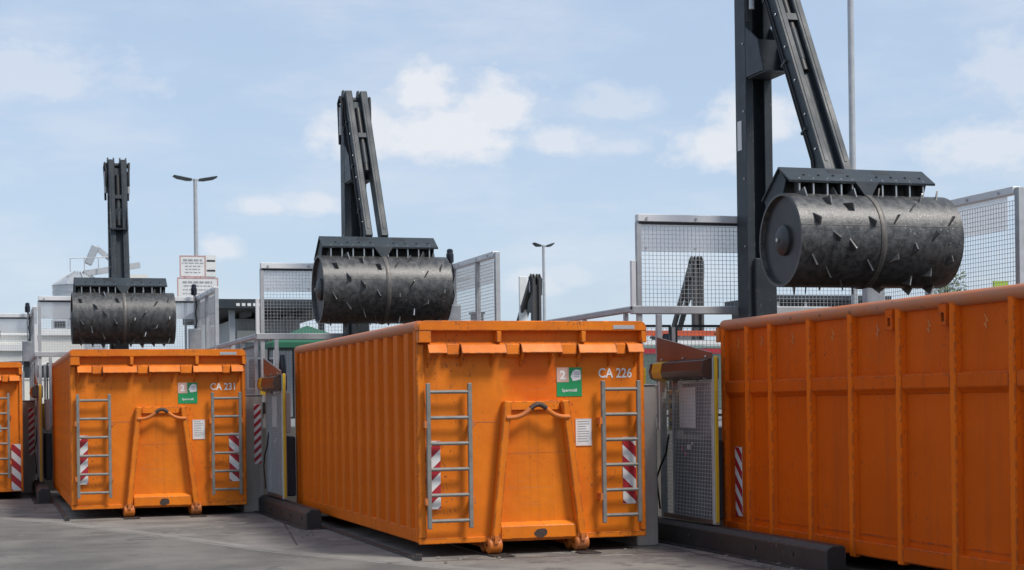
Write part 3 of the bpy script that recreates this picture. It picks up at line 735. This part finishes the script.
def gate(b):
    x, y = BAYS[b]
    o = empty('safety_gate', (x-.22, y-.36, 0), f'mesh safety gate with yellow edge beside {TXT[b]}', 'gate', 'mesh safety gates beside the containers')
    y0, y1 = 0, 1.45
    zb = .27
    box('front_post', 'galv', o, -.03, .03, y0, y0+.05, zb, 2.02, .004)
    box('edge_strip', 'yellow', o, -.020, .020, y0-.02, y0-.002, zb+.02, 2.04, .006)
    box('back_post', 'galv', o, -.03, .03, y1-.06, y1, zb, 1.98, .004)
    box('middle_post', 'galv', o, -.022, .022, y1-.36, y1-.325, zb+.03, 1.85, .004)
    box('bottom_bar', 'brown_sheet', o, -.03, .03, y0+.052, y1-.062, zb, zb+.05, .004)
    m = MB(); wire_mesh(m, (-.03,y0+.055,zb+.055), (0,1,0), (0,0,1), 33, 36, .04, .04, .0042); tag(m.build('wire_mesh', 'galv', o), kind='stuff')
    box('clear_pane', 'acrylic', o, -.02, -.014, y0+.06, y1-.37, zb+.06, 1.8)
    box('paper_sheet', 'white', o, -.024, -.0205, y0+.48, y0+.90, 1.28, 1.72)
    for (yy,zz,w,h) in ((.62,1.05,.10,.05),(.72,.98,.07,.04),(.55,1.10,.05,.03),(.82,1.02,.05,.06)):
        box('sticker', 'red' if yy > .7 else 'white', o, -.0235, -.0205, y0+yy, y0+yy+w, zz, zz+h)
    cb = MB().box(.03, .14, y1-.33, y1-.10, 1.25, 1.70).build('control_box', 'yellow', o, .008)
    for k in range(4): MB().tube([(.03,y1-.22,1.32+k*.1),(.005,y1-.22,1.32+k*.1)], .028, 10).build('button', 'black' if k != 1 else 'red', cb, smooth=True)
    # angled housing above with yellow end, wedge sheet on top
    hp = [(-.05,1.80),(-.13,1.83),(-.15,1.90),(-.13,2.0),(-.05,2.02),(.05,2.02),(.05,1.80)]
    MB().prism(hp, 'y', y0+.02, y1-.32).build('housing', 'housing', o, .004)
    MB().prism([(p[0]*1.03, p[1]) for p in hp], 'y', y1-.318, y1-.06).build('housing_end', 'yellow', o, .004)
    MB().prism([(p[0]*1.03, p[1]) for p in hp], 'y', y1-.058, y1+.02).build('housing_cap', 'housing', o, .004)
    MB().prism([(y0+.0,2.022),(y1,2.022),(y1,2.30),(y1-.06,2.29),(y0+.0,2.08)], 'x', -.055, -.03).build('wedge_sheet', 'brown_sheet', o)
    for yy in (.1,.7,1.3):
        for zz in (1.815, 2.04): MB().tube([(-.06,yy,zz),(-.075 if zz>2 else -.09,yy,zz)], .012, 8).build('bolt', 'galv', o)
    # loose cable
    MB().tube([(-.03,y1-.25,1.2),(-.05,y1-.22,1.0),(-.07,y1-.1,.85),(-.06,y1+.05,.7),(-.05,y1+.02,.5),(-.05,y1-.02,.36)], .011, 6).build('cable', 'rubber', o, smooth=True)
    # dark machinery behind the pane
    box('drive_unit', 'anthracite', o, .08, .20, y0+.25, y1-.1, .3, 1.15, .02)
    box('drive_cabinet', 'white', o, .10, .19, y0+.55, y1-.35, 1.2, 1.78, .01)
    return o
def guide_beam(b):
    x, y = BAYS[b]
    o = empty('guide_beam', (x-.24, y, 0), f'black steel guide beam on the ground left of {TXT[b]}', 'beam', 'black guide beams along the containers')
    ye = -2.95 if b == 3 else -2.6
    pf = [(-.10,.0),(.10,.0),(.10,.22),(.075,.255),(-.045,.255),(-.10,.21)]
    MB().prism(pf, 'y', ye, 1.5).build('beam', 'beam_black', o, .008)
    MB().prism([(p[0]*.92, .008+p[1]*.94) for p in pf], 'y', ye-.007, ye-.002).build('end_cap', 'beam_black', o)
    box('base_flange', 'beam_black', o, -.17, .17, ye-.08, 1.5, .009, .022)
    for k in range(4): MB().tube([(-.104,-2.3+k*.8,.13),(-.112,-2.3+k*.8,.13)], .02, 8).build('bolt', 'beam_black', o)
    return o
def side_wall(b):
    x, y = BAYS[b]
    off = {3: (-.80,-.55,.45), 2: (-.56,-.26,1.3), 1: (-.56,-.26,1.2), 0: (-.56,-.26,1.2)}[b]
    o = empty('concrete_wall', (x+off[0], y+off[2], 0), f'grey concrete partition wall left of {TXT[b]}', 'wall', 'concrete partitions between the bays')
    w = off[1]-off[0]
    if b == 2: box('wall_body', 'concrete_wall', o, 0, w, 0, .74, 0, 1.75, .015)
    else: box('wall_body', 'concrete_wall', o, 0, w, 0, 2.05-off[2]-.005, 0, 1.75, .015)
    box('cap_plate', 'galv', o, -.01, w+.01, -.01, .6, 1.752, 1.765)
    if b in (2, 1):
        warning_plate(o, w-.135, w-.03, -.002, .72, 1.62, 1, nst=7)
    return o
def beacon(b):
    x, y = BAYS[b]
    o = empty('signal_post', (x+2.80, y+1.72, 2.66), f'black signal lamp on the guard behind {TXT[b]}', 'signal', 'signal lamps on the guards')
    MB().tube([(0,0,0),(0,0,1.15)], .012, 8).build('rod', 'galv', o)
    MB().lathe_x([(0,0),(0,.05),(.02,.06),(.14,.06),(.15,.05),(.2,.05),(.22,.03),(.22,0)], 14).build('lamp', 'beacon_body', o, smooth=True, loc=(0,0,1.15)).rotation_euler = (0, -math.pi/2, 0)
    MB().tube([(.02,-.02,1.15),(.05,-.05,.95),(.02,-.05,.8),(.05,-.04,.62),(.02,-.03,.5)], .012, 6).build('cable', 'rubber', o, smooth=True)
    box('junction_box', 'galv', o, -.13, .13, -.16, -.04, .02, .48, .015)
    box('junction_box_foot', 'black', o, -.1, .1, -.14, -.05, -.1, .018)
    return o
def small_beacon(b):
    x, y = BAYS[b]
    o = empty('cable_plug', (x+.13, y+1.78, 1.25), f'dark plug on short post beside {TXT[b]}', 'plug', 'plug housings on the deck posts')
    box('short_post', 'galv', o, -.12, -.06, -.03, .03, 0, 1.35, .004)
    MB().lathe_x([(0,0),(0,.055),(.1,.06),(.2,.05),(.3,.035),(.3,0)], 12).build('plug', 'beacon_body', o, smooth=True, loc=(.0,0,.82)).rotation_euler = (0, -math.pi/2, 0)
    box('small_panel', 'yellow', o, -.35, -.27, -.02, .02, .5, .72, .004)
    box('switch_box', 'black', o, -.40, -.26, -.06, .06, .22, .40, .008)
    box('panel_post', 'galv', o, -.325, -.295, -.02, .02, 0, .219)
    box('panel_stem', 'galv', o, -.325, -.295, -.018, .018, .401, .499)
    return o
for b in BAYS:
    guard_back(b); guard_side(b); deck_railing(b); low_railing(b); gate(b); guide_beam(b); side_wall(b); beacon(b); small_beacon(b)

# ------------------------------------------------------------------ light masts
def mast(x, y, h, r, heads, label, rz=0, hs=1):
    o = empty('light_mast', (x, y, 0), label, 'lamp post', 'light masts of the yard', rz)
    n = 6
    MB().tube([(0,0,h*k/n) for k in range(n+1)], r, 12, radii=[r*(1-.35*k/n) for k in range(n+1)]).build('mast', 'galv', o, smooth=True)
    if heads:
        MB().bar((-.2,0,h-.03), (.2,0,h-.03), .05, .05).build('cross_arm', 'galv', o)
        for s in (-1, 1):
            MB().prism([(s*.12,h),(s*.72*hs,h+.11),(s*.76*hs,h+.08),(s*.62*hs,h-.0),(s*.3,h-.06),(s*.12,h-.06)], 'y', -.16, .16).build('lamp_head', 'anthracite', o, .01)
    return o
mast(6.85, 57.5, 9.45, .10, True, 'twin-headed light mast rising above the white warning signs')
mast(22.9, 67.7, 8.4, .09, True, 'thin twin-headed light mast beside the far dark compactor', hs=.62)
mast(17.7, 63.6, 6.55, .08, True, 'short light mast partly behind the mesh guard right of container CA 226')
mast(11.60, 20.7, 14, .052, False, 'tall plain galvanised mast behind the drum over the flat-panelled container')

# ------------------------------------------------------------------ far things
def warn_sign(name, x0, x1, y, z0, z1, label, lines, post=True, side=False):
    o = empty(name, ((x0+x1)/2, y, 1.25), label, 'sign', 'white warning signs with red border')
    w = (x1-x0)/2; a, d = z0-1.25, z1-1.25
    box('board', 'white', o, -w, w, 0, .05, a, d)
    fr = MB()
    t = .035
    fr.box(-w,w,-.006,-.001,d-t,d); fr.box(-w,w,-.006,-.001,a,a+t); fr.box(-w,-w+t,-.006,-.001,a+t,d-t); fr.box(w-t,w,-.006,-.001,a+t,d-t)
    fr.build('border', 'border_red', o)
    if side:
        box('side_board', 'white', o, w+.02, w+.36, .10, .5, a+.03, d+.03)
        for k in range(2): box('side_slot', 'anthracite', o, w+.05, w+.33, .094, .099, a+.2+k*.33, a+.26+k*.33)
    rr = random.Random(lines)
    for k in range(lines):
        z = d-.14-k*(d-a-.2)/lines
        wd = w*rr.uniform(.55,.85); xx = -wd; h = .045 if k == 0 else .022
        ln = MB()
        while xx < wd:
            l = rr.uniform(.05,.17); ln.box(xx, min(xx+l, wd), -.006, -.001, z-h, z+h*.4); xx += l+.035
        ln.build('print_line', 'grey_print', o)
    if post:
        for xx in (-w*.6, w*.6): box('sign_post', 'galv', o, xx-.03, xx+.03, .055, .11, 0, d-.05)
    return o
warn_sign('warning_sign', 6.12, 6.98, 56, 5.96, 6.68, 'smaller white warning sign with lettering above the wide one', 5, side=True)
warn_sign('warning_sign', 6.0, 7.35, 55.7, 5.08, 5.92, 'wide white warning sign with red border and lettering', 5)

# canopy building
def building():
    o = empty('service_building', (6.6, 48, 1.25), 'low grey clad building with dark flat overhanging roof', 'building')
    w = 2.3
    box('wall', 'cladding', o, .35, w, 1.2, 8, 0, 2.95)
    for k in range(46):
        xx = .5+k*.23
        if xx < w-.1: box('cladding_rib', 'cladding', o, xx, xx+.05, 1.165, 1.2, 0, 2.9)
    rf = MB().box(-.35, w+1.1, -.6, 8.5, 3.12, 3.40).build('roof', 'roof_dark', o, .02)
    box('fascia', 'anthracite', rf, -.36, w+1.11, -.64, -.601, 3.16, 3.42)
    for k in range(5): box('roof_light', 'white', rf, .15+k*.16, .25+k*.16, -.655, -.641, 3.22, 3.30)
    for xx in (.5, 1.3, 2.1): box('roof_beam', 'roof_dark', o, xx, xx+.12, -.4, 1.19, 2.95, 3.119)
    for xx in (.0, 2.6): box('canopy_post', 'cladding' if xx == 0 else 'anthracite', o, xx, xx+.16, -.3, -.14, 0, 3.119)
    for (xa, xb, za, zb) in ((.75,1.5,.9,1.75),):
        wn = MB().box(xa-.05, xb+.05, 1.13, 1.164, za-.05, zb+.05).build('window', 'white', o)
        box('pane', 'glass_dark', wn, xa, xb, 1.12, 1.129, za, zb)
    sg = MB().box(1.35, 2.25, 1.10, 1.115, 2.22, 2.46).build('sign_board', 'white', o)
    box('sign_mark', 'red', sg, 1.37, 1.52, 1.09, 1.099, 2.24, 2.44)
    box('print_line', 'grey_print', sg, 1.6, 2.15, 1.09, 1.099, 2.31, 2.37)
    box('name_board', 'cream', o, .42, .95, 1.10, 1.16, 2.25, 2.6)
building()
# green pavilion
pv = empty('pavilion', (8.38, 45.2, 1.25), 'green pointed pavilion roof seen through the wire mesh', 'pavilion')
MB().add([(-1.15,-1.15,2.05),(1.15,-1.15,2.05),(1.15,1.15,2.05),(-1.15,1.15,2.05),(0,0,2.56),(-1.15,-1.15,1.9),(1.15,-1.15,1.9),(1.15,1.15,1.9),(-1.15,1.15,1.9)],
         [(0,1,4),(1,2,4),(2,3,4),(3,0,4),(0,5,6,1),(1,6,7,2),(2,7,8,3),(3,8,5,0)]).build('canopy', 'tent_green', pv)
for sx in (-1,1):
    for sy in (-1,1): box('leg', 'galv', pv, sx*1.1-.02, sx*1.1+.02, sy*1.1-.02, sy*1.1+.02, 0, 2.0)

# silo with conveyor
si = empty('silo', (3.85, 75, 0), 'pale metal silo with conical roof and conveyor head', 'silo')
mb = MB(); 
for k in range(8):
    pass
MB().tube([(0,0,0),(0,0,2),(0,0,4),(0,0,7.0)], 1.15, 28, radii=[1.15]*4).build('tank', 'silo_metal', si, smooth=True)
for k in range(9): MB().tube([(0,0,5.3+.2*k),(0,0,5.34+.2*k)], 1.17, 28).build('hoop', 'silo_metal', si)
MB().tube([(0,0,7.01),(0,0,7.6)], 1.2, 28, radii=[1.2,.2]).build('cone_roof', 'silo_metal', si)
for k in range(9):
    a = 2*math.pi*k/9; MB().bar((1.18*math.cos(a),1.18*math.sin(a),7.04),(.2*math.cos(a),.2*math.sin(a),7.64),.05,.06).build('roof_rib', 'galv', si)
MB().bar((.2,-.1,7.55),(2.6,-.1,7.95),.3,.25).build('conveyor', 'galv', si)
MB().bar((.35,-.2,7.95),(.7,-.2,8.75),.34,.34,(1,0,0)).build('conveyor_head', 'silo_metal', si, .03)
MB().bar((.7,-.2,8.7),(1.3,-.2,8.2),.22,.2).build('chute', 'galv', si)
for k in range(5): MB().tube([(-.4+k*.6,-.35,7.6),(-.4+k*.6,-.35,8.2)], .025, 6).build('rail_post', 'galv', si)
MB().tube([(-.4,-.35,8.2),(2.2,-.35,8.3)], .025, 6).build('hand_rail', 'galv', si)
box('service_room', 'cream', si, 1.4, 2.9, -.6, .6, 7.0, 7.5)

# white halls on the far left
def hall(x0, x1, y, ztop, label, bands, name='hall'):
    o = empty(name, (x0, y, 0), label, 'building', 'pale halls behind the yard')
    w = x1-x0
    box('wall', 'cream', o, 0, w, 0, 12, 0, ztop, .02)
    box('parapet', 'white', o, -.1, w+.1, -.12, 12.1, ztop+.002, ztop+.25)
    for (a, d, za, zb) in bands:
        wn = MB().box(a-.06, d+.06, -.04, -.001, za-.06, zb+.06).build('window', 'alu', o)
        n = max(1, int((d-a)/1.2))
        for k in range(n): box('pane', 'glass_dark' if (k % 3) else 'silo_metal', wn, a+(d-a)*k/n+.03, a+(d-a)*(k+1)/n-.03, -.05, -.041, za, zb)
    return o
hall(-8, 3.75, 70, 4.62, 'long cream white hall with window band in front of the silo', [(.5,11.4,2.9,3.4)])
rb = empty('roof_unit', (2.5, 70.5, 4.88), 'grey ventilation box on the cream hall roof', 'roof unit'); box('casing', 'silo_metal', rb, 0, .62, 0, .8, 0, .42, .02); box('grille', 'anthracite', rb, .08, .54, -.01, -.001, .08, .34)
hall(-6, 1.25, 66, 3.85, 'lower white hall in front of the cream one', [(3.6,7.0,2.3,2.9)])
hall(6.2, 9.4, 70, 3.7, 'small pale block behind container CA 231', [(.4,2.8,2.2,3.0)])
# small roof stub and clutter on the deck seen through the mesh
def skip():
    o = empty('green_skip', (12.4, 32, 1.25), 'low grey-green skip on the deck behind the mesh', 'skip')
    MB().prism([(0,.15),(.35,1.42),(3.4,1.42),(3.75,.15)], 'y', 0, 1.7).build('skip_body', 'teal_dark', o, .02)
    for k in range(5): MB().bar((.45+k*.7,-.03,.2),(.45+k*.7,-.03,.98+.4),.08,.05,(0,1,0)).build('skip_rib', 'teal_dark', o)
    MB().tube([(.3,-.02,1.44),(3.45,-.02,1.44)], .05, 8).build('rim', 'teal_dark', o)
    for xx in (.5, 3.1): box('skid', 'black', o, xx, xx+.15, .1, 1.6, 0, .15)
skip()
def barrier():
    o = empty('barrier_rail', (11.3, 29, 1.25), 'red and white rail fence across the deck behind the mesh', 'barrier')
    for z, m in ((1.62,'orange_rail'),(1.44,'white'),(1.28,'red')): MB().bar((0,0,z),(3.6,.2,z),.03,.10).build('rail', m, o)
    for xx in (.1,1.2,2.4,3.5): box('post', 'galv', o, xx-.03, xx+.03, .05+xx*.055, .11+xx*.055, 0, 1.68)
barrier()
def roof_stub():
    o = empty('chimney', (18.05, 62, 0), 'small dark chimney on a low roof right of the mesh guard', 'chimney')
    box('stack', 'roof_dark', o, 0, .42, 0, .42, 3.4, 5.1, .02); box('cap', 'anthracite', o, -.05, .47, -.05, .47, 5.102, 5.18)
    MB().prism([(-2.0,3.4),(2.0,3.4),(1.3,4.7),(-.8,4.8)], 'y', -.4, 4).build('roof', 'roof_dark', o)
    box('wall', 'cream', o, -1.9, 1.9, -.2, 3.8, 0, 3.398)
roof_stub()
def sign_lime():
    o = empty('info_board', (15.0, 22.4, 1.25), 'small lime green board behind the mesh on the right', 'sign')
    box('board', 'lime', o, 0, .27, 0, .03, 2.03, 2.14); box('post', 'galv', o, .09, .14, .032, .07, 0, 2.1)
sign_lime()
def tree(x, y, h, cr, label, seed):
    o = empty('tree', (x, y, 0), label, 'tree', 'trees beyond the yard'); rr = random.Random(seed)
    t = MB(); t.tube([(0,0,0),(.05,0,h*.35),(0,.05,h*.7)], .15, 8, radii=[.18,.13,.05])
    for k in range(6):
        a = rr.uniform(0,6.28); t.tube([(0,0,h*.4),(math.cos(a)*cr*.6, math.sin(a)*cr*.6, h*.75)], .04, 6, radii=[.06,.02])
    t.build('trunk', 'bark', o)
    cm = MB()
    for k in range(2600):
        d = Vector((rr.gauss(0,1), rr.gauss(0,1), rr.gauss(0,1))).normalized()*rr.uniform(.45,1)**.6
        lump = 1+.22*math.sin(5*d.x+seed)*math.cos(4*d.z+2*d.y)
        p = Vector((d.x*cr*lump, d.y*cr*lump, h*.66+d.z*h*.36*lump))
        u = Vector((rr.gauss(0,1), rr.gauss(0,1), rr.gauss(0,1))).normalized(); v = u.orthogonal().normalized(); s = rr.uniform(.06,.13)
        cm.add([p-u*s, p+v*s*.5, p+u*s, p-v*s*.5], [(0,1,2,3)])
    cm.build('crown', 'leaf', o)
tree(32.9, 52, 6.0, .95, 'dark green tree top showing through the mesh below the spiked drum', 3)
def cabin():
    o = empty('control_cabin', (12.0, 24.0, 1.25), 'dark glazed cabin with white posts under the raised spiked drum', 'cabin')
    box('body', 'roof_dark', o, 0, 2.0, 0, 1.6, 0, 1.9, .02)
    box('roof', 'anthracite', o, -.08, 2.08, -.1, 1.7, 1.902, 2.0, .01)
    for k in range(4):
        wn = MB().box(.08+k*.48, .50+k*.48, -.012, -.001, .9, 1.75).build('window', 'alu', o)
        box('pane', 'glass_dark', wn, .11+k*.48, .47+k*.48, -.02, -.0125, .94, 1.71)
    for xx in (.02, .52, 1.95): box('corner_post', 'white', o, xx, xx+.045, -.05, -.021, 0, 1.9)
cabin()
# litter: small scraps along the beams and under the containers
rr = random.Random(21); lt = MB()
for k in range(45):
    b = rr.choice([1,2,2,3,3]); x, y = BAYS[b]
    px = x+rr.choice([rr.uniform(-.62,-.36), rr.uniform(-.6,2.4)]); py = y+rr.uniform(-4.2,-1.0) if px < x-.3 else y-L-rr.uniform(.1,.9)
    a = rr.uniform(0,3.14); l = rr.uniform(.012,.05); w_ = rr.uniform(.006,.02)
    d = Vector((math.cos(a)*l, math.sin(a)*l, 0)); e = Vector((-math.sin(a)*w_, math.cos(a)*w_, 0)); p = Vector((px,py,.0075)); u = Vector((0,0,rr.uniform(.006,.02)))
    lt.add([p-d-e, p+d-e, p+d+e, p-d+e, p-d*.6-e*.5+u, p+d*.7-e*.6+u, p+d*.6+e*.7+u, p-d*.7+e*.6+u], [(0,3,2,1),(4,5,6,7),(0,1,5,4),(1,2,6,5),(2,3,7,6),(3,0,4,7)])
tag(lt.build('litter', 'litter'), 'tiny scraps of litter and grit lying along the guide beams', 'litter', kind='stuff')
# saw-cut joints in the concrete apron
ap_o = bpy.data.objects['apron']
for (xa,ya,xb,yb) in ((2.45,20.9,3.95,20.9),(3.3,18.6,4.0,24.0),(.9,24.0,3.9,24.0),(3.75,16.05,7.0,15.95),(6.95,16.4,6.75,12.2)):
    MB().bar((xa,ya,.0052),(xb,yb,.0052),.02,.0012).build('joint', 'wear_black', ap_o)
